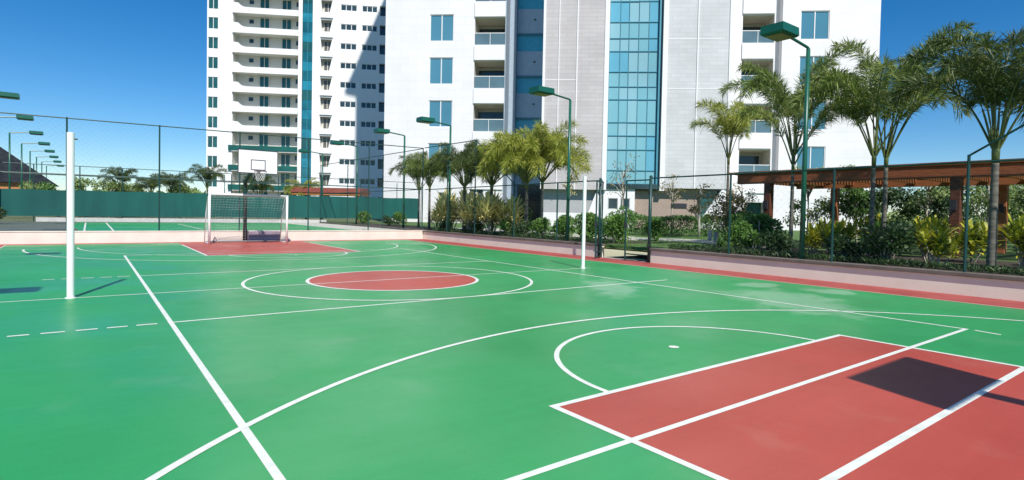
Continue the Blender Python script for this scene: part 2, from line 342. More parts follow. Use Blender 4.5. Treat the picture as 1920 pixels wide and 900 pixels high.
# end fence along y=16.2
fence('court_fence', 'tall green chain-link fence on the end wall behind the goal', (-9,16.2,.45), (1,0,0),
      [(d, .45, 4.78+.008*d) for d in (0, 2.98, 5.97, 9.0, 12.0, 15.0, 18.05)],
      [(0,4.74,18.05,4.90),(0,2.62,18.05,2.68)], [(0,18.0,.5,2.62),(0,18.0,2.66,4.74)], step=.2)
# far side fence of the second court (same line as the right fence, running back)
fence('court_fence', 'tall green fence running back along the right side of the second court', (9.05,16.3,.45), (0,1,0),
      [(d, .45, 4.9) for d in (5.1, 11.1, 16.9)], [(0,4.88,17,4.9),(0,2.68,17,2.68)], [(0,16.9,.5,4.85)], step=.35)
# right fence, far part with tall end stepping down
fence('court_fence', 'green side fence that steps down from the tall far corner to the gate', (9.12,2.75,.47), (0,1,0),
      [(2.4,.45,2.72),(5.2,.45,2.72),(8.3,.45,4.88),(10.9,.45,4.9)],
      [(0,2.72,13.3,2.66),(5.2,2.72,8.3,4.88),(8.3,4.88,13.4,4.92)],
      [(0,13.2,.5,2.7),(8.3,13.2,2.7,4.86)], step=.2)
fence('court_fence', 'green side fence between the gate and the pergola, rising at the right', (9.12,.5,.47), (0,-1,0),
      [(2.8,.45,2.75),(5.6,.45,2.75),(8.25,.45,2.9),(11.4,.45,4.9)],
      [(0,2.72,14.5,2.76),(8.25,2.88,11.4,4.88),(11.4,4.88,14.5,4.88)],
      [(0,11.4,.5,2.72)], step=.2)
fence('court_fence', 'green fence carrying the windscreen behind the second court', (-22,33.5,.4), (1,0,0),
      [(d, .4, 3.85) for d in (9.5,14.0,16.2,18.4,21.6,24.8,28,31.2,34.4,37.6,39.9)],
      [(0,3.82,40,3.95),(0,3.25,31,3.3)], [(9,39,2.4,3.8)], pr=.03, step=.4)
for y, lab in ((.47,'right'),(2.72,'left')):
    t = thing('gate_post', 'thick dark green %s post of the court gate' % lab, 'gate post', (9.0,y,0))
    b = MB(); b.tube([(0,0,0),(0,0,2.76)], .05, 12); b.build('post_tube', M_FENCE, t, smooth=True)
    b = MB(); b.tube([(0,0,2.761),(0,0,2.80)], [.058,.03], 12); b.build('post_cap', M_FENCE, t)
    for z in (.5, 2.2):
        b = MB(); b.box(-.075,-.045,-.03,.03,z,z+.12); b.build('hinge', M_DARKM, t)
# windscreen hung on that fence
b = MB(); n = 90
for i in range(n):
    x0 = -14 + (31.7)*i/n; x1 = -14 + 31.7*(i+1)/n
    f = lambda x: 33.36 + .03*math.sin(x*2.1) + .02*math.sin(x*5.3)
    zt = lambda x: 2.32 + .010*(x+9) + .015*math.sin(x*2.0); zb = lambda x: .74 + .003*(x+9) + .01*math.sin(x*1.7)
    b.face([(x0,f(x0),zb(x0)),(x1,f(x1),zb(x1)),(x1,f(x1),zt(x1)),(x0,f(x0),zt(x0))])
    b.face([(x0,f(x0)+.01,zb(x0)),(x0,f(x0)+.01,zt(x0)),(x1,f(x1)+.01,zt(x1)),(x1,f(x1)+.01,zb(x1))])
o = b.build('windscreen', M_SCREEN, smooth=True); tag(o, 'long dark green windscreen cloth hung along the rear fence', 'windscreen')
# gate (two leaves)
def leaf(label, loc, rz, wdt):
    t = thing('gate_leaf', label, 'gate', loc, rz)
    b = MB(); 
    for x in (0, wdt): b.tube([(x,0,.02),(x,0,2.68)], .028, 8)
    for z in (.06, .22, 2.66): b.tube([(0,0,z),(wdt,0,z)], .022, 8)
    b.build('gate_frame', M_FENCE, t)
    b = MB(); wires(b, (0,0,0), (1,0,0), wdt, .24, 2.64, .2); b.build('wire_mesh', M_FENCE, t)
    b = MB(); b.box(wdt-.03, wdt+.03, -.05, .05, 1.1, 1.26); b.build('latch', M_DARKM, t)
leaf('open green wire gate leaf hinged on the right gate post', (9.02,.52,0), R(93), .95)
leaf('green wire gate leaf swung back beside the left gate post', (9.02,2.62,0), R(205), .6)
b = MB(); b.box(9.0, 11.5, .55, 2.6, -.1, .02); struct('gate_path', b, M_PAVE, 'pale threshold inside the open gate')

# ------------------------------------------------------------------ volleyball posts
for x, h, lab in ((-5.58, 2.64, 'white volleyball post standing near, at the left'), (5.65, 2.56, 'white volleyball post standing far, before the gate')):
    t = thing('volleyball_post', lab, 'post', (x, 0, .004))
    b = MB(); b.tube([(0,0,0),(0,0,h)], .050, 16); b.build('post_tube', M_WHITE, t, smooth=False, bevel=.004)
    b = MB(); b.tube([(0,0,0),(0,0,.012)], .075, 16); b.build('floor_collar', M_WHITE, t)
    b = MB(); b.tube([(.05,0,h-.1),(.09,0,h-.1)], .012, 8); b.tube([(.05,0,1.1),(.09,0,1.1)], .014, 8); b.build('hook', M_DARKM, t)

# ------------------------------------------------------------------ goal
def make_goal(label, loc, rz):
    t = thing('futsal_goal', label, 'goal', loc, rz)
    b = MB()
    for x in (-1.5, 1.5): b.tube([(x,0,0),(x,0,2.02)], .045, 12)
    b.tube([(-1.545,0,2.02),(1.545,0,2.02)], .045, 12); b.build('goal_frame', M_WHITE, t, smooth=True)
    for x in (-1.5, 1.5):
        b = MB(); b.tube([(x,0,2.0),(x,.35,1.9),(x,.75,1.2),(x,1.0,.03),(x,.94,.025),(x,0,.025)], .017, 8); b.build('side_stay', M_WHITE, t, smooth=True)
    b = MB(); b.tube([(-1.5,1.0,.05),(1.5,1.0,.05)], .03, 8); b.build('rear_bar', mat('grey_bar', (.20,.19,.19), .6), t)
    b = MB(); prof = [(0,2.0),(.35,1.9),(.55,1.55),(.75,1.2),(.9,.6),(1.0,.05)]
    def pr(s):
        L = [0]
        for i in range(1, len(prof)): L.append(L[-1]+math.dist(prof[i], prof[i-1]))
        s *= L[-1]
        for i in range(1, len(prof)):
            if s <= L[i]+1e-6:
                k = (s-L[i-1])/(L[i]-L[i-1]); return (prof[i-1][0]+(prof[i][0]-prof[i-1][0])*k, prof[i-1][1]+(prof[i][1]-prof[i-1][1])*k)
        return prof[-1]
    n = 25
    for i in range(n+1):
        x = -1.5+3.0*i/n; b.tube([(x+.01*math.sin(i*7+j), *pr(j/10)) for j in range(11)], .0032, 3, cap=False)
    for j in range(1, 20):
        q = pr(j/20); b.tube([(-1.5+.3*i, q[0]+.012*math.sin(i*1.3+j), q[1]-.012*math.cos(i*2+j)) for i in range(11)], .0032, 3, cap=False)
    for x in (-1.5, 1.5):
        for j in range(1, 20):
            q = pr(j/20); b.tube([(x,0,q[1]),(x,*q)], .0032, 3, cap=False)
        for k in range(1, 9):
            yy = k*.11; s = next(s/100 for s in range(101) if pr(s/100)[0] >= yy); b.tube([(x,yy,.03),(x,*pr(s))], .0032, 3, cap=False)
    b.build('net', M_NET, t); return t
make_goal('white futsal goal with pale net in front of the end wall', (0,14.15,.004), R(1.5))

# ------------------------------------------------------------------ basketball hoops
def make_hoop(label, loc, rz):
    # local: board faces -Y, base behind at +Y
    t = thing('basketball_hoop', label, 'basketball hoop', loc, rz)
    b = MB(); b.tube([(.16,3.1,0),(.16,3.1,2.35),(.14,3.0,2.62),(.05,.55,3.28),(0,.10,3.30)], [.085,.085,.08,.07,.06], 12)
    b.tube([(.14,2.7,2.2),(.05,.2,3.0)], .03, 8); b.build('pole', M_HOOP, t, smooth=True)
    b = MB(); b.box(-.72,.72,0,.03,2.86,3.76); o = b.build('backboard', M_BOARD, t, bevel=.004)
    b = MB(); e = .028
    for x0,x1,z0,z1 in ((-.735,.735,2.845,2.845+e),(-.735,.735,3.775-e,3.775),(-.735,-.735+e,2.845+e,3.775-e),(.735-e,.735,2.845+e,3.775-e)): b.box(x0,x1,-.008,.038,z0,z1)
    b.build('board_edge', M_DARKM, o)
    b = MB(); e = .03
    for x0,x1,z0,z1 in ((-.27,.27,2.98,2.98+e),(-.27,.27,3.36,3.36+e),(-.27,-.27+e,2.98+e,3.36),(.27-e,.27,2.98+e,3.36)): b.box(x0,x1,-.006,-.001,z0,z1)
    b.build('target_square', M_DARKM, o)
    for sx in (-1, 1):
        b = MB(); b.tube([(sx*.4,.04,3.6),(.03,.5,3.27)], .018, 6); b.build('strut', M_HOOP, t)
    b = MB(); cyl = [(.225*math.cos(a), -.38+.225*math.sin(a), 2.93) for a in [2*math.pi*i/24 for i in range(25)]]
    b.tube(cyl, .011, 6); b.box(-.06,.06,-.17,-.002,2.90,2.96); b.build('rim', mat('rim_metal', (.10,.07,.06), .5), t)
    b = MB(); n = 12
    for i in range(n):
        for s in (1, -1):
            pts = []
            for j in range(6):
                a = 2*math.pi*(i + s*j*.5)/n; r = .22 - .018*j; pts.append((r*math.cos(a), -.38+r*math.sin(a), 2.925-.075*j))
            b.tube(pts, .005, 3, cap=False)
    b.build('hoop_net', M_NET, t); return t
h0 = make_hoop('white-board basketball hoop on a dark pole behind the far goal', (-.03,12.6,.004), 0)
h1 = copy_tree(h0); h1.location = (0,-12.62,.004); h1.rotation_euler = (0,0,math.pi); h1['label'] = 'basketball hoop at the near end, casting the board shadow on the red key'
t = thing('padded_box', 'mauve grey box leaning on the end wall behind the goal', 'box', (.98,15.92,.004))
b = MB(); b.box(-.66,.66,-.10,.10,0,.46); b.build('box_body', M_MAT, t, bevel=.02)
b = MB(); b.box(-.64,.64,-.115,-.102,.22,.24); b.build('seam', M_DARKM, t)

# ------------------------------------------------------------------ floodlights
def make_lamp(label, loc, rz=0, arm=1.42):
    # head towards local -X
    t = thing('floodlight', label, 'floodlight', loc, rz, 'green court floodlights on posts')
    b = MB(); b.tube([(0,0,0),(0,0,5.45)], [.065,.05], 12); b.build('pole', M_LAMP, t, smooth=True)
    b = MB(); b.tube([(0,0,0),(0,0,.03)], .14, 12); b.build('base_plate', M_LAMP, t)
    b = MB(); b.tube([(0,0,5.40),(0,0,5.46),(-.05,0,5.48),(-arm+.36,0,5.58)], .035, 8); b.build('arm', M_LAMP, t)
    b = MB(); n = len(b.v); c = -arm
    lo = [(c-.34,-.25,5.47),(c+.34,-.25,5.47),(c+.34,.25,5.47),(c-.34,.25,5.47)]; mi = [(c-.38,-.29,5.51),(c+.38,-.29,5.51),(c+.38,.29,5.51),(c-.38,.29,5.51)]
    hi = [(c-.37,-.28,5.70),(c+.37,-.28,5.70),(c+.37,.28,5.70),(c-.37,.28,5.70)]
    for A, B_ in ((lo, mi), (mi, hi)):
        for i in range(4): j = (i+1)%4; b.face((A[i],A[j],B_[j],B_[i]))
    b.face(hi); b.face(lo[::-1]); o = b.build('lamp_head', M_LAMP, t, bevel=.012)
    b = MB(); b.box(c-.29,c+.29,-.2,.2,5.455,5.468); b.build('lens', M_LAMPU, o)
    return t
lamp0 = make_lamp('nearest floodlight, with a large boxy green head, between the palms', (9.36,-4.25,.42))
def lamp(label, loc, rz=0):
    c = copy_tree(lamp0); c.location = loc; c.rotation_euler = (0,0,rz); c['label'] = label; return c
lamp('second green floodlight on the right, before the grey tiled facade', (9.36,4.8,.42))
lamp('third green floodlight on the right, beside the dark palms', (9.36,13.85,.42))
lamp('fourth green floodlight on the right, before the bare white wall edge', (9.36,19.15,.42))
lamp('fifth green floodlight on the right, before the shaded part of the left tower', (9.36,26.5,.38))
lamp('sixth green floodlight on the right, before the narrow balconies of the left tower', (9.36,33.75,.38))
lamp('tiny farthest green floodlight before the left edge of the left tower', (9.36,74.4,.38))
LL = ['floodlight on the left fence whose head throws the dark shadow by the near white post', 'floodlight on the left fence whose head throws a thin shadow near the end wall', 'floodlight just outside the left picture edge beside the second court',
      'highest green lamp head at the left picture edge', 'second highest lamp head of the left row', 'third lamp of the left row, its long arm above the dark roof', 'fourth lamp of the left row above the dark roof',
      'fifth lamp of the left row above the dark roof', 'sixth lamp of the left row, before the tall post', 'seventh small lamp of the left row', 'last and smallest lamp of the left row']
for i, y in enumerate((-4.35, 4.8, 13.85, 24.06, 32.6, 41.5, 50.4, 58.8, 67, 75.4, 84.5)):
    c = lamp(LL[i], (-9.75, y, .9 if y > 20 else .72), math.pi)

# ------------------------------------------------------------------ central tower
TW = thing('apartment_tower', 'large white apartment tower with grey tiled centre and teal glass strip', 'building', (16.927,39.369,.2), R(-41.918))
def hole_wall(mb, s0, s1, z0, z1, y, holes, depth=.25, mi=0, back=None):
    xs = sorted({s0, s1} | {h[0] for h in holes} | {h[1] for h in holes}); zs = sorted({z0, z1} | {h[2] for h in holes} | {h[3] for h in holes})
    xs = [x for x in xs if s0 <= x <= s1]; zs = [z for z in zs if z0 <= z <= z1]
    for i in range(len(xs)-1):
        for j in range(len(zs)-1):
            cx, cz = (xs[i]+xs[i+1])/2, (zs[j]+zs[j+1])/2
            if any(h[0] < cx < h[1] and h[2] < cz < h[3] for h in holes): continue
            mb.face([(xs[i],y,zs[j]),(xs[i+1],y,zs[j]),(xs[i+1],y,zs[j+1]),(xs[i],y,zs[j+1])], mi)
    for h in holes:
        a, c, e, g = h[:4]; d = y + (h[4] if len(h) > 4 else depth); bm = h[5] if len(h) > 5 else mi
        mb.face([(a,y,e),(a,y,g),(a,d,g),(a,d,e)], bm); mb.face([(c,y,e),(c,d,e),(c,d,g),(c,y,g)], bm)
        mb.face([(a,y,g),(c,y,g),(c,d,g),(a,d,g)], bm); mb.face([(a,y,e),(a,d,e),(c,d,e),(c,y,e)], bm)
        mb.face([(a,d,e),(c,d,e),(c,d,g),(a,d,g)], bm)
ZT = 84.0; z_ = .2
def zz(v): return v - z_
wl = [(4.25,6.52,zz(17.42+4.0*k),zz(19.92+4.0*k)) for k in (-3,-2,-1,0,1)]
wr = [(37.75,40.22,zz(17.42+4.0*k),zz(19.97+4.0*k)) for k in (-3,-2,-1,0,1)]
bl = [(8.52,11.38,zz(17.05+4.0*k),zz(19.58+4.0*k),2.4,1) for k in (-3,-2,-1,0,1)]
br = [(32.75,35.5,zz(17.12+4.0*k),zz(19.62+4.0*k),2.4,1) for k in (-3,-2,-1,0,1)]
b = MB()
hole_wall(b, 0, 11.38, 0, ZT, 0, wl + bl + [(5.3,6.5,zz(1.2),zz(3.3),.3),(8.2,9.6,zz(1.9),zz(3.7),.3)])
hole_wall(b, 30.8, 44.5, 0, ZT, 0, wr + br + [(35.62,36.2,zz(4.5),ZT-2,.8),(33.0,35.4,0,zz(2.9),2.0)])
b.face([(44.5,0,0),(44.5,20,0),(44.5,20,ZT),(44.5,0,ZT)]); b.face([(0,0,0),(0,0,ZT),(0,20,ZT),(0,20,0)])
b.face([(0,20,0),(0,20,ZT),(44.5,20,ZT),(44.5,20,0)])
b.build('wall', [T_WALL, M_BEIGE], TW)
b = MB(); b.box(11.36,11.44,.02,4.7,0,ZT); b.box(11.45,12.1,3.3,4.49,0,ZT); b.build('recess_side', mat('recess_side_shade_tone', (.34,.42,.50), .8), TW)  # blue-grey puts the recess shade into the colour of side wall and pillar
b = MB(); b.box(-.3, 44.8, -4.2, 20.3, ZT, ZT+.8); b.build('roof', M_TWHITE, TW)
# recessed blue grey bay
bm = [(12.0,14.9,zz(17.74+4.2*k),zz(19.3+4.2*k)) for k in (-2,-1,0,1)]
b = MB(); hole_wall(b, 11.38, 15.6, 0, ZT, 4.5, [(12.35,15.16,0,zz(4.4),.4)] + [(h[0],h[1],h[2],h[3],.2) for h in bm]); b.build('recessed_bay', M_BLUEG, TW)
for h in bm:
    f = MB(); f.box(h[0]-.05,h[1]+.05,4.40,4.48,h[3],h[3]+.2); o = f.build('window', M_MULL, TW)
    f = MB(); f.box(h[0]+.02,h[1]-.02,4.56,4.6,h[2]+.02,h[3]-.02); f.build('pane', mat('bay_glass', (.10,.50,.68), .2), o)
for k in range(-1, 2):
    f = MB(); f.box(13.75,13.95,4.40,4.49,zz(16.6+4.2*k),zz(16.72+4.2*k)); f.build('vent_outlet', M_DARKM, TW)
f = MB(); f.box(12.4,15.15,4.75,4.8,.02,zz(4.38)); o = f.build('entrance_glazing', M_NAVY, TW)
f = MB()
for x in (12.9,13.6,14.4): f.box(x-.03,x+.03,4.7,4.749,.02,zz(4.38))
f.box(12.4,15.15,4.69,4.745,zz(2.9),zz(2.98)); f.build('mullion', M_DARKM, o)
T_A = tile_mat('grey_tiles_warm', (.55,.515,.51), (.61,.575,.57), (.50,.47,.465)); T_B = tile_mat('grey_tiles_pale', (.62,.63,.64), (.67,.68,.69), (.575,.58,.585))
zb = zz(3.62)
b = MB(); b.box(15.18,20.30,-4.0,12,zb,ZT-1.5); b.build('tile_cladding', T_A, TW)
b = MB(); b.box(25.55,30.8,-4.0,12,zz(3.85),ZT-1.5); b.build('tile_cladding', T_B, TW)
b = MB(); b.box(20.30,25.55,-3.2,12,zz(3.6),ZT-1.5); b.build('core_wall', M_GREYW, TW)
for x0, x1 in ((20.302,20.69),(25.15,25.548)):
    b = MB(); b.box(x0,x1,-4.06,-3.0,zb,ZT-1.5); b.build('pilaster', M_TWHITE, TW)
for x0, x1, z0 in ((15.10,15.30,zb),(16.42,16.50,zb),(17.95,18.05,zb),(27.95,28.05,zz(3.85)),(30.55,30.86,zz(3.85))):
    b = MB(); b.box(x0,x1,-4.07,-3.98,z0,ZT-1.6); b.build('cladding_joint', M_TWHITE, TW)
for x0,x1,zq in ((25.56,29.9,12.15),(25.56,29.9,16.3),(25.56,29.9,20.4),(15.3,17.9,8.6),(15.3,17.9,12.9)):
    b = MB(); b.box(x0,x1,-4.012,-3.98,zz(zq),zz(zq)+.06); b.build('cladding_joint', M_TWHITE, TW)
# curtain wall
CW = thing('curtain_wall', None, None); CW.parent = TW
for k in ('label','category','group'):
    if k in CW: del CW[k]
cols = [20.72, 21.62, 22.36, 23.18, 24.02, 24.80]; zl = [4.17,5.31,7.07,8.26,9.39,11.33,12.41,13.67,15.4,16.5,17.86,19.6,20.7,22.0]
b = MB(); pal = {}
for i in range(5):
    for j in range(len(zl)-1):
        r_ = random.random(); mi = 2 if (j % 3 == 1 and i in (0,1,4) and j > 4) else (0 if r_ < .45 else 1)
        if j % 3 == 1 and j > 4 and i == 2: mi = 1
        if i == 4: mi = 2 if r_ < .5 else 0
        tilt = random.uniform(-.012,.012)
        b.box(cols[i]+.03, cols[i+1]-.03, -3.62+tilt, -3.56, zz(zl[j])+.04, zz(zl[j+1])-.04, mi)
b.box(20.72,24.78,-3.62,-3.56,zz(22.05),ZT-2,0); b.build('glass_panes', M_CW, CW)
b = MB()
for x in cols: b.box(x-.018,x+.018,-3.68,-3.55,zz(4.0),ZT-2)
for z in zl: b.box(20.70,24.80,-3.69,-3.552,zz(z)-.026,zz(z)+.026)
b.build('mullion', M_MULL, CW)
b = MB(); b.box(20.70,24.95,-3.95,-3.2,zz(3.75),zz(4.15)); b.build('base_band', M_GLASSD, CW)
b = MB(); b.box(24.84,24.98,-3.9,-3.2,zz(3.75),ZT-2); b.build('side_reveal', M_MULL, CW)
# windows of the tower
def win(parent, s0, s1, z0, z1, y, nm, pane_m, frame_m, fw=.07, dep=.12):
    f = MB(); f.box(s0,s0+fw,y,y+dep,z0,z1); f.box(s1-fw,s1,y,y+dep,z0,z1); f.box(s0+fw,s1-fw,y,y+dep,z0,z0+fw); f.box(s0+fw,s1-fw,y,y+dep,z1-fw,z1)
    W = (s1-s0)/nm
    for i in range(1, nm): f.box(s0+W*i-fw*.6,s0+W*i+fw*.6,y+.01,y+dep-.01,z0+fw,z1-fw)
    o = f.build('window', frame_m, parent)
    g = MB(); g.box(s0+.02,s1-.02,y+dep*.5,y+dep*.5+.03,z0+.02,z1-.02); g.build('pane', pane_m, o); return o
for h in wl + wr: win(TW, h[0]+.005, h[1]-.005, h[2]+.005, h[3]-.005, .06, 2, M_GLASS, M_TWHITE)
win(TW, 5.31,6.49, zz(1.21), zz(3.29), .1, 2, M_GLASSD, M_TWHITE); win(TW, 8.21,9.59, zz(1.91), zz(3.69), .1, 2, M_GLASSD, M_TWHITE)
f = MB(); f.box(33.02,35.38,1.8,1.86,.02,zz(2.88)); f.build('ground_floor_glazing', M_GLASSG, TW)
for h in bl + br:
    s0, s1, z0, z1 = h[:4]
    o = MB(); o.box(s0-.02,s1+.0,-.14,.08,z0-1.40,z0-.002); o = o.build('balcony', M_TWHITE, TW)
    g = MB(); g.box(s0+.03,s1-.03,.10,.13,z0+.02,z0+1.10); g.build('railing_glass', M_RAILG, o)
    g = MB(); g.box(s0+.01,s1-.01,.08,.15,z0+1.11,z0+1.17); g.box((s0+s1)/2-.02,(s0+s1)/2+.02,.075,.098,z0+.02,z0+1.10); g.build('handrail', M_WHITE, o)
    g = MB(); g.box(s0+.1,s1-.3,2.2,2.26,z0+.02,z1-.35); g.build('sliding_door', M_GLASSD, o)
# ground floor of the centre
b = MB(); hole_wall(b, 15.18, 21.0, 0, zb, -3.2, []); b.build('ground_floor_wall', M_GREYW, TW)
b = MB(); b.box(15.3,20.2,-3.95,-3.75,0,zz(1.62)); b.build('planter_wall', M_TWHITE, TW)
b = MB(); b.prism([(19.05,zz(1.2)),(20.4,zz(1.2)),(20.4,zb-.005),(19.95,zb-.005)], 1, -3.72, -3.3); b.build('slanted_column', M_TWHITE, TW)
b = MB(); hole_wall(b, 20.4, 23.15, 0, zz(3.74), -3.75, [(20.9,21.75,zz(2.0),zz(2.95),.15),(21.95,22.75,zz(2.0),zz(2.95),.15)])
b.face([(23.15,-3.75,0),(23.15,1,0),(23.15,1,zz(3.74)),(23.15,-3.75,zz(3.74))]); b.face([(20.4,-3.75,0),(20.4,-3.75,zz(3.74)),(20.4,1,zz(3.74)),(20.4,1,0)]); b.build('entry_block', M_TWHITE, TW)
for a, c in ((20.91,21.74),(21.96,22.74)): win(TW, a, c, zz(2.01), zz(2.94), -3.73, 1, M_GLASSD, M_GREYW, .06, .1)
b = MB(); b.box(23.0,31.5,-3.2,-2.9,0,zz(3.82)); b.build('lobby_wall', M_TAUPE, TW)
b = MB(); b.box(26.3,27.6,-3.26,-3.21,zz(2.2),zz(2.6)); b.build('vent_grille', M_DARKM, TW)
b = MB(); b.box(28.6,30.6,-3.28,-3.22,zz(1.5),zz(3.7)); b.build('lobby_glazing', M_GLASSG, TW)
b = MB(); b.prism([(28.8,zz(1.5)),(30.8,zz(1.5)),(30.8,zz(3.84)),(30.35,zz(3.84))], 1, -3.95, -3.5); b.box(28.5,31.6,-3.95,-3.5,0,zz(1.45)); b.build('slanted_column', M_TWHITE, TW)
b = MB(); b.box(30.82,32.7,-2.2,-.05,0,zz(4.6)); b.build('pier', M_TWHITE, TW)
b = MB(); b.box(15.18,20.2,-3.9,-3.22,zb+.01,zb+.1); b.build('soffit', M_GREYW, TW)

# ------------------------------------------------------------------ left tower
LT = thing('apartment_tower', 'white apartment tower farther off at the left with stacked long balconies', 'building', (11.55,104.98,.2), R(-29.934))
PITCH_F = 3.56; HB = 96.0
cw_, bw, nb, w1, w2, w3 = [], [], [], [], [], []
for k in range(-2, 10):
    dz = -PITCH_F*k
    if 33.55+dz > 1.0:
        cw_.append((.15,1.9,zz(33.55+dz),zz(35.65+dz))); bw.append((4.45,15.8,zz(34.12+dz),zz(36.66+dz),1.7,1)); nb.append((19.76,21.9,zz(34.16+dz),zz(36.4+dz),1.1,1))
    if 34.81+dz > 1.0:
        w1.append((23.25,26.2,zz(34.70+dz),zz(35.85+dz))); w2.append((27.1,29.9,zz(34.70+dz),zz(35.85+dz))); w3.append((30.35,31.6,zz(34.16+dz),zz(36.0+dz),1.0))
b = MB(); hole_wall(b, 0, 16.5, 0, HB, 0, cw_ + bw); b.build('wall', [M_LWHITE, M_LBEIGE], LT)
b = MB(); hole_wall(b, 18.3, 34, 0, HB, 0, nb + w1 + w2 + w3)
b.face([(0,0,0),(0,0,HB),(0,16,HB),(0,16,0)]); b.face([(34,0,0),(34,16,0),(34,16,HB),(34,0,HB)]); b.face([(0,16,0),(0,16,HB),(34,16,HB),(34,16,0)])
b.build('wall', [M_LWHITE, M_LBEIGE], LT)
b = MB(); b.box(-.3,34.3,-.3,16.3,HB,HB+.8); b.build('roof', M_LWHITE, LT)
b = MB(); zq = 0.0; j = 0
while zq < HB-2:
    h_ = 1.78; b.box(16.5,18.3,.30+.01*(j%2),.36,zq+.03,zq+h_-.03, (0 if (j*7)%5 < 2 else (2 if (j*7)%5 < 4 else 1))); zq += h_; j += 1
b.build('glass_strip', [mat('strip_a', (.02,.20,.28), .08, var=.3, scale=.5), M_GLASSG, mat('strip_c', (.015,.13,.17), .08, var=.3, scale=.5)], LT)
b = MB(); b.box(16.5,18.3,.37,.5,0,HB); b.box(17.37,17.43,.25,.299,0,HB); b.build('glass_strip_frame', M_MULL, LT)
for h in cw_: win(LT, h[0]+.005,h[1]-.005,h[2]+.005,h[3]-.005,.08,2,M_GLASSG,M_LWHITE,.08,.12)
for h in w1 + w2: win(LT, h[0]+.005,h[1]-.005,h[2]+.005,h[3]-.005,.08,3,M_GLASSD,M_LWHITE,.10,.12)
for h in w3:
    f = MB(); f.box(h[0]+.02,h[1]-.02,.8,.86,h[2]+.02,h[3]-.02); f.build('notch_glazing', M_GLASSD, LT)
for i, h in enumerate(bw):
    s0, s1, z0, z1 = h[:4]; low = z0 < zz(15.8)
    g = MB(); pf = z0-1.04
    if not low: g.prism([(s0-.05,pf),(s1+.05,pf),(s1+.05,z0+.02),(6.9,z0+.02),(6.3,z0+.10),(5.8,z0+.36),(5.4,z0+.75),(s0-.05,z0+.8)], 1, -.35, .10)
    else:
        g.box(s0-.05, s1+.05, -.30, .08, pf-.02, pf+.12)
        g.box(s0-.6, s1+.1, -.38, -.33, pf+.13, z0+.02, 1)
    o = g.build('balcony', [M_LWHITE, M_DGREEN], LT)
    for a, c in ((8.55,10.25),(12.45,14.15)): win(o, a, c, z0-.55, z1-.12, 1.56, 2, M_GLASSG, M_LBEIGE, .09, .1)
    g = MB(); g.box(6.7,7.45,1.60,1.68,z1-1.25,z1-.55); g.build('vent_window', M_GLASSD, o)
    g = MB(); g.box(15.0,15.7,1.60,1.68,z1-1.25,z1-.45); g.build('vent_window', M_GLASSD, o)
for h in nb:
    s0, s1, z0, z1 = h[:4]
    g = MB(); g.prism([(s0-.05,z0-1.0),(s1+.05,z0-1.0),(s1+.05,z1),(s1-.05,z1),(s1-.55,z0+.02),(s0+.25,z0+.02),(s0+.02,z1),(s0-.05,z1)], 1, -.25, .05)
    o = g.build('balcony', M_LWHITE, LT)
    win(o, s0+.35, s1-.35, z0+.05, z1-.1, .95, 2, mat('smoky_glass', (.12,.115,.10), .2), M_LBEIGE, .1, .1)

# ------------------------------------------------------------------ club house, kiosk, pergola
CH = thing('club_house', 'low club house with dark sloping roof and orange timber front at the left', 'building', (-8.4,64,.36))
b = MB(); b.box(-22,-.8,.6,9,0,3.1); b.build('wall', M_TAUPE, CH)
b = MB(); b.box(-21.5,-.2,-.2,.5,2.35,3.12); b.build('timber_front', M_ORANGE, CH)
b = MB(); e = [(-24,-.6,3.14),(.3,-.6,3.14),(.3,11,3.14),(-24,11,3.14)]; r1, r2 = (-18,5,8.6), (-5.6,5,8.0)
b.face([e[0],e[1],r2,r1]); b.face([e[1],e[2],r2]); b.face([e[2],e[3],r1,r2]); b.face([e[3],e[0],r1]); b.face(e[::-1]); b.build('roof', M_ROOFD, CH)
KI = thing('garden_pavilion', 'distant pavilion with a low rust red roof above the windscreen', 'pavilion', (11.9,38.6,.36), R(-38))
b = MB(); b.prism([(-1.6,2.55),(1.6,2.55),(1.0,3.0),(-1.0,3.0)], 0, -3.2, 2.9); b.build('roof', mat('red_roof', (.14,.03,.018), .7, scale=3, col2=(.20,.05,.03)), KI)
b = MB(); b.box(-3.1,2.8,-1.5,1.5,2.36,2.54); b.build('beam', M_ORANGE, KI)
for x in (-2.9, 2.6):
    for y in (-1.3, 1.3):
        b = MB(); b.box(x-.08,x+.08,y-.08,y+.08,0,2.35); b.build('pavilion_post', M_WOOD, KI)
PG = thing('pergola', 'long brown timber pergola with a flat roof behind the palms', 'pergola', (15,-4.4,.45))
b = MB(); b.box(-.10,.10,-5.9,5.5,2.36,2.72); b.build('front_beam', M_WOODD, PG)
b = MB(); b.box(-.35,-.22,-6.1,5.75,2.725,2.81)
for k in range(22): b.box(-.13+.255*k, .035+.255*k, -6.1, 5.75, 2.73, 2.79)
b.build('roof_slats', M_WOOD, PG)
b = MB(); b.box(4.5,4.7,-5.9,5.5,2.36,2.70); b.build('rear_beam', M_WOOD, PG)
for i, y in enumerate([-5.6+1.1*k for k in range(11)]):
    b = MB(); b.box(.11,4.49,y-.05,y+.05,2.46,2.70); b.build('rafter', M_WOOD, PG)
for x, y, m_ in ((0,-1.55,M_POST),(0,4.25,M_POST),(4.6,3.9,M_WOOD),(4.6,-1.6,M_WOOD),(0,-5.5,M_POST)):
    b = MB(); b.box(x-.13,x+.13,y-.13,y+.13,0,2.355); o = b.build('pergola_post', m_, PG, bevel=.015)
    b = MB(); b.box(x-.22,x-.135,y-.06,y+.1,1.4,1.7); b.build('post_lantern', M_DARKM, o)

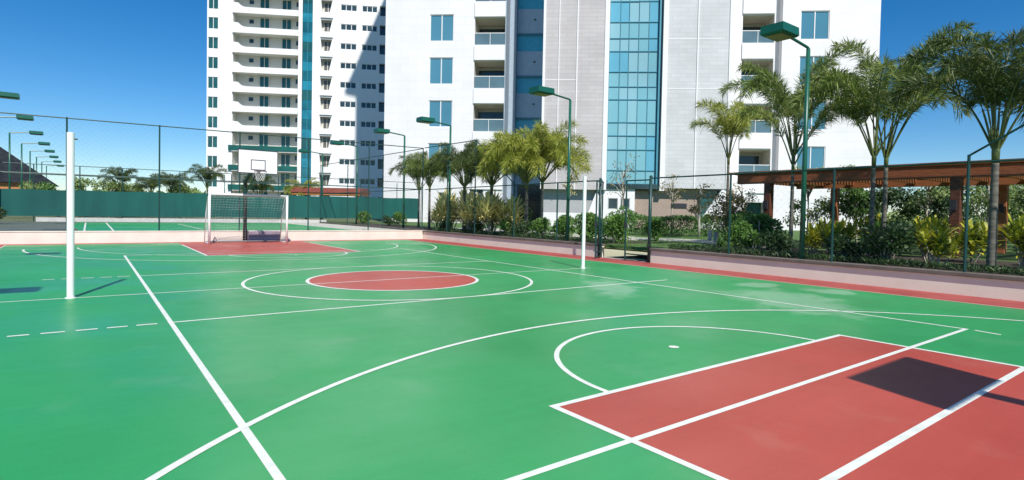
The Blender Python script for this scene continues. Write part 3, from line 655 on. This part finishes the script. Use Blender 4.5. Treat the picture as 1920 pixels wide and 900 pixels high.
# ------------------------------------------------------------------ garden ground
b = MB(); b.box(9.28, 60, -16, 38, .3, .45); struct('lawn', b, M_GRASS, 'bright green lawn of the raised garden')
b = MB(); b.box(9.3, 14.6, -14, .1, .3, .462); b.box(9.3, 12.6, 2.9, 32, .3, .462); struct('planting_bed', b, M_SOIL, 'dark soil of the planting beds')
b = MB(); b.prism([(12.9,-.9),(14.9,-.9),(17.5,3.2),(15.6,6.2),(13.6,9.5),(11.9,9.8),(13.0,5.0),(14.6,3.2)], 2, .3, .468); b.box(12.7,16,7.2,20,.3,.466) 
struct('garden_path', b, M_PAVE, 'pale curving path in front of the tower')
for x, y, lab in ((16.35,3.25,'left one of the two short grey bollards by the path'),(14.55,1.75,'right and nearer of the two short grey bollards by the path')):
    t = thing('path_bollard', lab, 'bollard', (x,y,.46))
    b = MB(); b.tube([(0,0,0),(0,0,.42)], .095, 14); b.build('bollard_body', mat('bollard_concrete', (.45,.45,.42), .8), t, bevel=.01)
    b = MB(); b.tube([(0,0,.421),(0,0,.46)], .11, 14); b.build('bollard_cap', mat('bollard_concrete', (.45,.45,.42), .8), t)

# ------------------------------------------------------------------ plants
def rv(): 
    while True:
        v = Vector((random.uniform(-1,1), random.uniform(-1,1), random.uniform(-1,1)))
        if .05 < v.length < 1: return v.normalized()
def leafq(mb, p, d, L, wd, mi=0, droop=.25):
    d = d.normalized(); s = d.cross(rv()).normalized()*wd/2; m1 = p + d*L*.5; tip = p + d*L + Vector((0,0,-droop*L))
    mb.face([p, m1+s, tip, m1-s], mi)
def palm_crown(nf, L, lean, seed, spread=1.0, lw=.025, ll=.44):
    random.seed(seed); mb = MB(); lean = Vector(lean)
    for i in range(nf):
        az = 2*math.pi*(i*.381966) + random.uniform(-.3,.3); inner = (i+.5)/nf
        el = R(88 - 34*inner*spread + random.uniform(-4,4)); Lf = L*random.uniform(.88,1.06)*(1-.08*inner)
        bend = R(random.uniform(120,165))*(.62+.38*inner)
        p = Vector((.05*math.cos(az), .05*math.sin(az), 0)); hd = (Vector((math.cos(az), math.sin(az), 0)) + lean*1.6).normalized(); pts = [p.copy()]; N = 18; tans = []
        for k in range(N):
            tt = (k+.5)/N; e = el - bend*tt**2.7; d = hd*math.cos(e) + Vector((0,0,1))*math.sin(e) + lean*.22; d.normalize()
            tans.append(d); p = p + d*(Lf/N); pts.append(p.copy())
        mb.tube(pts, [.024*(1-.85*k/N)+.002 for k in range(N+1)], 4, mi=1, cap=False)
        nl = int(66*Lf)
        for q in range(nl):
            tt = .33 + .67*q/nl; k = min(N-1, int(tt*N)); fr = tt*N-k; base = pts[k].lerp(pts[k+1], fr); T = tans[k]
            side = T.cross(Vector((0,0,1))).normalized(); up = side.cross(T)
            for s in (1, -1):
                a = random.uniform(-.75,1.5); dr = T*random.uniform(.55,1.0) + side*s*math.cos(a) + up*math.sin(a)
                env = math.sin(math.pi*min(1,(tt-.22)/.86))**.5
                leafq(mb, base, dr, ll*env*random.uniform(.6,1.2), lw, 0, random.uniform(.0,.55))
    return mb
def palm_trunk(h, r0, r1, bendv, seed):
    random.seed(seed); b = MB(); n = 26; pts = []; rad = []
    for i in range(n+1):
        t = i/n; pts.append((bendv[0]*t*t, bendv[1]*t*t, h*t)); rad.append((r0*(1-t)+r1*t)*(1.25 if t < .03 else 1)*(1+.06*(i%2)))
    b.tube(pts, rad, 10); return b
CROWNS = {}
def crown_mesh(key, *a):
    if key not in CROWNS: CROWNS[key] = palm_crown(*a)
    return CROWNS[key]
def palm(label, x, y, h, L, leafm, key, lean=(0,0,0), r=.085, rz=0, base=.45, nf=15, bendv=(0,0), spread=1.0, group=None, ll=.44):
    t = thing('palm_tree', label, 'palm', (x,y,base), 0, group)
    palm_trunk(h, r, r*.72, bendv, key).build('trunk', M_TRUNK, t, smooth=True)
    b = MB(); q = (bendv[0],bendv[1],h); b.tube([(q[0],q[1],h-.02),(q[0],q[1],h+.25),(q[0],q[1],h+.5)], [r*.75,r*.85,r*.35], 10); b.build('crownshaft', M_STEM, t, smooth=True)
    mb = palm_crown(nf, L, lean, key, spread, .025, ll); o = mb.build('crown', [leafm, M_STEM], t); o.location = (bendv[0],bendv[1],h+.28); o.rotation_euler = (0,0,rz)
    return t
palm('tall palm with thick trunk at the right picture edge, crown above the fence corner', 10.08,-7.96,2.35,3.0,L_PALMD,11,(-.03,-.03,0),.088,nf=14,spread=.75,ll=.52)
palm('palm before the right end of the tower, green crown leaning left', 11.79,-4.94,2.55,3.25,L_PALM,12,(-.22,.22,0),.07,nf=11,spread=.8,ll=.50)
palm('palm standing against blue sky with a wide arching crown leaning right', 12.94,-4.82,2.6,4.4,L_PALM,13,(.26,-.28,0),.07,nf=10,spread=.75,ll=.50)
palm('palm behind the nearest floodlight pole with tufts rising on both sides', 13.08,-2.03,2.85,4.1,L_PALM,14,(-.05,.0,0),.065,nf=11,spread=.85,ll=.50)
palm('slender palm left of the pergola end with an upright light green crown', 17.2,3.0,3.4,3.1,L_PALMY,15,(0,.0,0),.075,nf=9,spread=.55,ll=.6)
palm('thin palm stem close behind the floodlight pole in the croton bed', 11.4,-2.9,2.4,2.6,L_PALM,16,(-.1,.1,0),.05,nf=3)
palm('bright yellow green palm of the pair, crown leaning left over the dark entrance', 10.6,9.0,2.15,3.0,L_PALMY,21,(-.2,.15,0),.09,nf=24,spread=1.4,ll=.62)
palm('bright yellow green palm of the pair, crown reaching right towards the glass strip', 11.1,8.5,2.2,3.1,L_PALMY,22,(.2,-.18,0),.08,nf=18,spread=1.3,ll=.60)
palm('dark crowned palm just right of the third floodlight', 10.35,14.0,2.1,2.75,L_PALMD,23,(0,0,0),.10,nf=24,spread=1.4)
palm('dark crowned palm between the third floodlight and the yellow pair', 10.5,11.7,2.1,2.85,L_PALMD,24,(.05,-.05,0),.10,nf=22,spread=1.4)
palm('small dark green palm left of the third floodlight', 10.6,18.3,2.2,2.4,L_PALM,25,(0,0,0),.08,nf=18)
palm('leftmost small dark palm before the bare white wall', 11.4,21.2,2.1,2.7,L_PALMD,26,(-.1,.1,0),.07,nf=14)
# palms and trees far behind the windscreen
for i, (x, y, h, L, lab) in enumerate(((-3.1,50.5,2.3,2.4,'small far palm above the windscreen, left of the tall fence post'),(.6,49,2.0,2.5,'far palm above the windscreen beside the tall fence post'),(-.7,52,1.9,2.1,'pale far palm right of the round bushes above the windscreen'),
     (3.1,46,2.5,2.6,'dark far palm close to the left edge of the left tower'),(6.6,42.5,1.7,2.4,'dark palm clump behind the basketball pole'))):
    palm(lab, x, y, h, L, L_PALMD, 31+i, (0,0,0), .09, base=.36, nf=13)
palm('bushy yellow green palm right of the backboard above the windscreen', 9.8,40.2,1.35,2.6,L_PALMY,38,(0,0,0),.09,base=.36,nf=18)

def cloud(mb, c, rx, ry, rz_, n, L, wd, mi=0, up=.3, clumps=9, droop=.2):
    cs = []
    for i in range(clumps):
        v = rv(); k = random.uniform(.35,.85); cs.append((Vector((c[0]+v.x*rx*k, c[1]+v.y*ry*k, c[2]+v.z*rz_*k)), random.uniform(.3,.55)))
    for i in range(n):
        cc, k = random.choice(cs); v = rv()*random.uniform(.5,1)**.5; p = cc + Vector((v.x*rx*k, v.y*ry*k, v.z*rz_*k))
        leafq(mb, p, rv()*.8 + v*.6 + Vector((0,0,up)), L*random.uniform(.6,1.2), wd, mi, droop)
def shrub_mesh(seed, rx, h, n, L, wd, clumps=9, up=.5, stems=7):
    random.seed(seed); f = MB(); cloud(f, (0,0,h*.55), rx, rx, h*.5, n, L, wd, clumps=clumps, up=up); s = MB()
    for i in range(stems):
        a = random.uniform(0,6.28); k = random.uniform(.2,.7)*rx; s.tube([(.03*math.cos(a),.03*math.sin(a),0),(k*.5*math.cos(a),k*.5*math.sin(a),h*.4),(k*math.cos(a),k*math.sin(a),h*.75)], [.016,.012,.005], 5)
    return f, s
def rosette_mesh(seed, rx, h, nst=7):
    random.seed(seed); f = MB(); s = MB()
    for i in range(nst):
        a = random.uniform(0,6.28); k = random.uniform(0,.6)*rx; top = Vector((k*math.cos(a), k*math.sin(a), h*random.uniform(.25,.62)))
        s.tube([(top.x*.3,top.y*.3,0), tuple(top)], [.02,.01], 5)
        for j in range(20):
            t = j/20; az = j*2.4 + random.uniform(-.3,.3); el = R(78 - 70*t)
            d = Vector((math.cos(az)*math.cos(el), math.sin(az)*math.cos(el), math.sin(el))); L = h*random.uniform(.34,.6); wd = .085*random.uniform(.7,1.2)
            sd_ = d.cross(Vector((0,0,1))).normalized()*wd/2; p = top + Vector((0,0,-.12*h*t)); m1 = p + d*L*.45 + Vector((0,0,.03)); m2 = p + d*L*.8 + Vector((0,0,-.04*L)); tip = p + d*L + Vector((0,0,-.18*L))
            f.face([p, m1+sd_, m1-sd_]); f.face([m1-sd_, m1+sd_, m2+sd_*.7, m2-sd_*.7]); f.face([m2-sd_*.7, m2+sd_*.7, tip])
    return f, s
PROTO = {}
def plant(kind, name, label, cat, x, y, sc=1.0, rz=None, group=None, base=.45, szs=1.0):
    if kind not in PROTO:
        fn, args, lm = KINDS[kind]; f, s = fn(*args); t = thing(name, None, cat, (x,y,base)); f.build('foliage', lm, t); s.build('stem', M_BARK, t); PROTO[kind] = t
    else: t = copy_tree(PROTO[kind])
    t.name = name; t.location = (x,y,base); t.rotation_euler = (0,0,random.uniform(0,6.28) if rz is None else rz); t.scale = (sc,sc,sc*szs)
    for k in ('label','category','group'):
        if k in t: del t[k]
    return tag(t, label, cat, group)
KINDS = {'crot1': (rosette_mesh, (51,.5,.95), L_CROT), 'crot2': (rosette_mesh, (52,.6,1.1,9), L_CROT), 'crot3': (rosette_mesh, (53,.45,.8,6), L_SHRUB),
  'dark1': (shrub_mesh, (54,.55,.9,1500,.13,.05), L_DARK), 'shr1': (shrub_mesh, (55,.7,1.3,2200,.16,.06), L_SHRUB), 'shr2': (shrub_mesh, (56,.9,1.9,2600,.17,.06,14), L_HEDGE),
  'yel1': (rosette_mesh, (57,.7,2.0,15), L_YEL), 'yel2': (rosette_mesh, (58,.75,1.75,13), L_YEL), 'low1': (shrub_mesh, (59,.45,.55,900,.12,.045,8), L_SHRUB), 'olive': (shrub_mesh, (60,.8,2.3,2600,.14,.05,14), L_RUST)}
random.seed(99)
GC = 'yellow green crotons in the bed by the right wall'
for kind, x, y, sc, lab in (
  ('crot2',9.95,-9.6,1.1,'bright yellow croton at the right picture edge, right of the thick palm'),('crot1',10.4,-6.9,1.0,'croton between the thick palm and the dark pergola post'),
  ('crot2',11.2,-6.5,1.1,'broad leaved croton left of the dark pergola post'),('dark1',10.0,-5.9,1.15,'dark round shrub low behind the coping, right of the two thin palms'),
  ('crot3',10.9,-5.6,1.1,'green leafy plant between the two thin palms and the dark shrub'),('dark1',10.3,-4.9,.75,'small dark shrub at the foot of the two thin palms'),
  ('crot1',10.9,-4.4,1.05,'yellow croton left of the two thin palms, behind the coping'),('crot2',12.4,-4.0,1.0,'croton behind the thin palms near the rear pergola post'),
  ('crot1',11.9,-3.3,1.0,'yellow croton right of the nearest floodlight pole'),('crot2',13.3,-3.2,1.0,'croton before the orange rear pergola post'),
  ('dark1',9.9,-3.3,.8,'small dark shrub right at the foot of the nearest floodlight'),('crot3',10.2,-2.3,.9,'green leafy plant left of the nearest floodlight'),
  ('shr1',12.3,-1.4,1.0,'green bush under the left front pergola post'),('shr1',13.3,-.3,1.05,'rounded green bush at the left end of the croton bed'),('shr1',11.2,-1.2,.8,'low green bush between the path end and the floodlight'),
  ('crot2',13.9,-5.6,1.1,'croton behind the two thin palms under the pergola'),('crot1',12.9,-6.9,1.2,'croton right of the dark pergola post'),('crot2',11.6,-8.2,1.15,'croton behind the thick palm'),
  ('crot3',12.2,-5.3,1.3,'tall green plant in the middle of the croton bed'),('crot3',14.2,-4.2,1.3,'green plant under the pergola front beam'),('olive',13.9,.7,.95,'olive leaved bush before the pergola\'s left end'),
  ('crot1',10.0,-8.9,.8,'small croton right behind the coping at the right'),('crot3',9.9,-1.5,.6,'low leafy plant near the fence post left of the floodlight'),('crot3',13.0,-8.6,1.3,'green plant at the far right under the pergola'),
  ('crot2',15.8,-3.4,1.2,'croton under the pergola between its front posts'),('crot1',16.3,-5.6,1.2,'croton deep under the pergola at the right'),('crot3',16.9,-1.4,1.3,'leafy plant beside the orange rear pergola post')):
    plant(kind, {'c':'croton_plant','d':'dark_shrub','s':'garden_bush','o':'garden_bush'}[kind[0]], lab, 'plant', x, y, sc, group=GC if kind[:4]=='crot' and kind!='crot3' else None)
for i, (kind, x, y, sc, lab) in enumerate((
  ('yel1',11.4,17.6,1.2,'tall yellow variegated shrub at the right end of the windscreen'),('yel2',10.5,16.4,1.25,'yellow variegated shrub left of the third floodlight'),('yel1',11.2,14.8,1.15,'yellow shrub behind the third floodlight pole'),
  ('yel2',10.2,13.1,1.2,'pale yellow shrub under the dark palm'),('yel1',10.9,12.3,1.1,'yellow shrub between the two dark palm trunks'),('yel2',10.0,11.0,1.25,'yellow orange shrub left of the dark entrance'),
  ('yel1',11.9,16.0,1.1,'pale variegated shrub set back behind the third floodlight'),('yel2',11.7,13.6,1.15,'pale variegated shrub set back between the dark palms'),('yel1',10.6,10.3,.95,'yellow orange shrub leaning beside the left yellow palm trunk'),('yel2',12.2,18.4,1.1,'pale shrub beside the small dark green palm'),
  ('shr2',11.8,11.3,.95,'tall green bush left of the dark entrance'),('yel2',11.9,19.8,.8,'small yellow shrub seen under the windscreen'),('shr1',10.2,9.9,.6,'low green shrub at the foot of the yellow palms, left side'),
  ('shr1',10.1,7.4,.75,'green shrub right of the yellow palm trunks'),('shr1',10.4,6.3,.85,'green shrub left of the second floodlight'),('shr1',10.3,4.7,.95,'green shrub behind the far white volleyball post'),
  ('shr2',11.2,3.7,.75,'dense bright green bush beside the gate'),('shr1',10.2,3.2,.9,'bright green bush seen through the left gate post'),('shr1',13.5,3.9,.8,'green bush seen through the open gateway'),
  ('dark1',9.9,8.3,.8,'dark low shrub behind the coping near the yellow palms'),('dark1',9.9,12.0,.7,'dark low shrub behind the coping under the dark palms'),('dark1',9.9,15.2,.7,'dark low shrub behind the coping near the far corner'))):
    plant(kind, {'y':'variegated_shrub','s':'garden_bush','d':'dark_shrub'}[kind[0]], lab, 'plant', x, y, sc)
# strip of ground cover along the coping (uncountable)
random.seed(5); b = MB()
for i in range(5200):
    y = random.uniform(-13,.1) if random.random() < .62 else random.uniform(2.9,15.8); x = 9.38+abs(random.gauss(0,.30)); 
    leafq(b, Vector((x,y,.44+random.uniform(0,.1))), rv()+Vector((0,0,1.3)), random.uniform(.10,.24), .03, 0)
tag(b.build('ground_cover', L_DARK), 'low dark green ground cover along the wall coping', 'ground cover', kind='stuff')
random.seed(6); b = MB()
for i in range(9000):
    x = random.uniform(9.5,22); y = random.uniform(.3,12)
    leafq(b, Vector((x,y,.447)), rv()*.5+Vector((0,0,1)), random.uniform(.04,.09), .012, 0)
tag(b.build('grass_blades', L_HEDGE), 'short grass blades of the lawn by the gate', 'grass', kind='stuff')

# hedges
def hedge(label, x, y, ln_, wd, h, rz):
    random.seed(int(x*10)); t = thing('clipped_hedge', label, 'hedge', (x,y,.45), rz); f = MB()
    for i in range(int(5200*ln_*h/4)):
        s = random.random(); px, py, pz = random.uniform(-ln_/2,ln_/2), random.uniform(-wd/2,wd/2), random.uniform(.05,h)
        if s < .45: py = -wd/2 + random.uniform(-.05,.12)
        elif s < .8: pz = h + random.uniform(-.15,.06)
        leafq(f, Vector((px, py+.06*math.sin(px*3), pz+.05*math.sin(px*2.3))), rv(), .11, .055, 0)
    f.build('foliage', L_HEDGE, t)
    s = MB()
    for i in range(int(ln_*2)): q = -ln_/2+.25+i*.5; s.tube([(q,0,0),(q+.05,0,h*.8)], [.02,.008], 5)
    s.build('stem', M_BARK, t)
hedge('clipped green hedge before the taupe lobby wall, left section', 19.9,8.2,4.2,1.0,1.0,R(-42))
hedge('clipped green hedge right of the forked pale tree', 22.3,5.7,3.4,1.0,1.1,R(-42))

# trees with leafy crowns
def tree(label, x, y, H, rx, ch, n, leafm, seed, base=.45, tr=.07, L=.2, wd=.08, lean=0, clumps=14, cat='tree', fork=False, name='garden_tree', group=None, trunkm=None):
    random.seed(seed); t = thing(name, label, cat, (x,y,base), 0, group); s = MB(); f = MB(); ch0 = H-ch
    s.tube([(0,0,0),(lean*.3,.02,ch0*.5),(lean,0,ch0),(lean*1.3,0,H*.8)], [tr,tr*.8,tr*.65,tr*.2], 8)
    tips = []
    for i in range(clumps):
        z0 = random.uniform(ch0*.8 if not fork else ch0*.35, H*.75); a = random.uniform(0,6.28); k = rx*random.uniform(.3,.9); z1 = min(H, z0+random.uniform(.15,.6)*ch)
        q = Vector((lean+k*math.cos(a), k*math.sin(a), max(z1, ch0*1.02))); s.tube([(lean*z0/max(ch0,.1) if z0 < ch0 else lean*1.1,0,z0), tuple(Vector((lean,0,z0)).lerp(q,.55)+Vector((0,0,.1))), tuple(q)], [tr*.45,tr*.3,tr*.1], 5); tips.append(q)
    for i in range(n):
        c = random.choice(tips); v = rv()*random.uniform(.2,1); r_ = rx*.42
        leafq(f, c + Vector((v.x*r_, v.y*r_, v.z*r_*.8)), rv()+Vector((0,0,-.2)), L*random.uniform(.6,1.2), wd, 0)
    s.build('trunk', trunkm or M_BARK, t, smooth=True); f.build('crown', leafm, t); return t
tree('forked pale trunk tree with sparse rusty leaves before the lobby', 19.3,5.9,3.1,.75,1.7,420,L_RUST,71,tr=.075,L=.13,wd=.06,fork=True)
tree('thin pale tree with few rusty leaves before the taupe wall', 20.6,8.6,3.3,.8,1.5,260,L_RUST,72,tr=.06,L=.13,wd=.06)
tree('bare thin tree before the lower part of the teal glass strip', 14.6,6.8,4.0,.8,1.9,150,L_RUST,73,tr=.05,L=.13,wd=.05)
tree('sparse young tree left of the pergola before the white pier', 16.6,1.9,2.7,.6,1.4,260,L_RUST,74,tr=.045,L=.12,wd=.05)
tree('thin staked tree right behind the yellow palms', 12.2,8.0,3.0,.5,1.0,120,L_YEL,75,tr=.05,L=.13,wd=.05)
bt = [(24,-3.0,4.6,1.6),(27,-5.5,5.0,1.9),(29,-8.5,5.0,1.9),(24.5,-8.0,4.3,1.5),(31,-11.5,5.2,2.0),(26,-11,4.2,1.6),(35,-10,6.0,2.3),(37,-14,5.6,2.2),(33,-4.5,5.6,2.0),(42,-9,6.2,2.6),(42,-16,6.0,2.5),(29,-14.5,4.5,1.8),(22.5,-.8,3.8,1.2)]
BL = ['left of the dark pergola post','just behind the orange pergola post','with a pale trunk, before the dark pergola post','with low branches behind the croton bed','at the right behind the thick palm','low, at the far right under the roof','tall, deep in the grove','far right in the grove','behind the gap between the thin palms','farthest back in the grove','rearmost right in the grove','right edge under the pergola roof','beside the tower base']
for i, (x, y, H, rx) in enumerate(bt):
    H = min(H*.60, 3.3); tree('green grove tree seen under the pergola, ' + BL[i], x, y, H, rx, H*.7, 4600, L_TREE if i % 4 else L_DARK, 80+i, tr=.07, L=.17, wd=.08, clumps=16, group='grove trees behind the pergola', base=.40)
for i, (x, y, lab) in enumerate(((20.8,-3.4,'slim pale trunk between the orange post and the thin palms'),(21.5,-5.2,'slim pale forked trunk just right of the two thin palms'),(22.5,-6.9,'slim pale trunk left of the dark front pergola post'),(20.5,-6.8,'slim pale trunk right beside the dark front pergola post'),(22,-8.9,'slim pale trunk right of the thick palm'))):
    tree(lab, x, y, 3.1, .9, 1.3, 520, L_TREE, 200+i, tr=.055, L=.15, wd=.07, fork=i % 2 == 1, lean=.15*(-1)**i, base=.42)
tree('leafy green tree between the left pergola posts, before the white tower base', 19.6, .6, 3.1, 1.0, 2.5, 2200, L_TREE, 231, tr=.06, L=.16, wd=.07, base=.42)
tree('darker green tree left of the orange rear pergola post', 21.3, -.7, 3.2, 1.0, 2.6, 2200, L_HEDGE, 232, tr=.06, L=.16, wd=.07, base=.42)
rt = [(-9.2,57,2.8,1.5),(-7.4,50,2.6,1.3),(-5.6,52,3.1,1.5),(-3.9,53,3.0,1.5),(-1.9,54,2.9,1.3),(1.8,50,3.0,1.4)]
RL = ['round olive tree beside the club house roof','low round tree just right of the near volleyball post','first round bushy tree above the windscreen','second round bushy tree above the windscreen','small tree among the far palms','olive bushy tree before the left tower edge']
for i, (x, y, H, rx) in enumerate(rt):
    tree(RL[i], x, y, H, rx, H*.8, 2200, L_TREE if i != 1 else L_HEDGE, 120+i, tr=.1, L=.22, wd=.11, clumps=14, base=.36)
for i, (x, y, sc, lab) in enumerate(((10.6,24,.8,'dark bush under the windscreen at its right'),(10.9,29,.8,'green bush under the middle of the windscreen'),(12.6,26.5,.8,'bush with pale flowers under the windscreen'))):
    plant('shr1' if i else 'dark1', 'garden_bush', lab, 'plant', x, y, sc)
for i, (x, y, lab) in enumerate(((-9.6,28.5,'dark shrub added in place of the shadow at the left end of the second court'),(-10.6,26,'dark shrub added in place of the shadow nearest the left picture edge'))):
    plant('dark1', 'dark_shrub', lab, 'plant', x, y, 1.3, base=.4)  # shrubs added to stand in for a dark shadow on the ground
# far wood along the horizon (uncountable)
random.seed(44); b = MB()
for i in range(9000):
    a = random.uniform(R(-20), R(95)); d = random.uniform(210,260); x = -5+d*math.sin(a); y = -11+d*math.cos(a); h = 4.5+2.0*math.sin(a*23)+1.5*math.sin(a*61)
    leafq(b, Vector((x,y,random.uniform(0,1)**.7*h)), rv(), 2.6, 1.8, 0)
tag(b.build('far_wood', L_TREE), 'low dark band of far-off trees on the horizon', 'wood', kind='stuff')
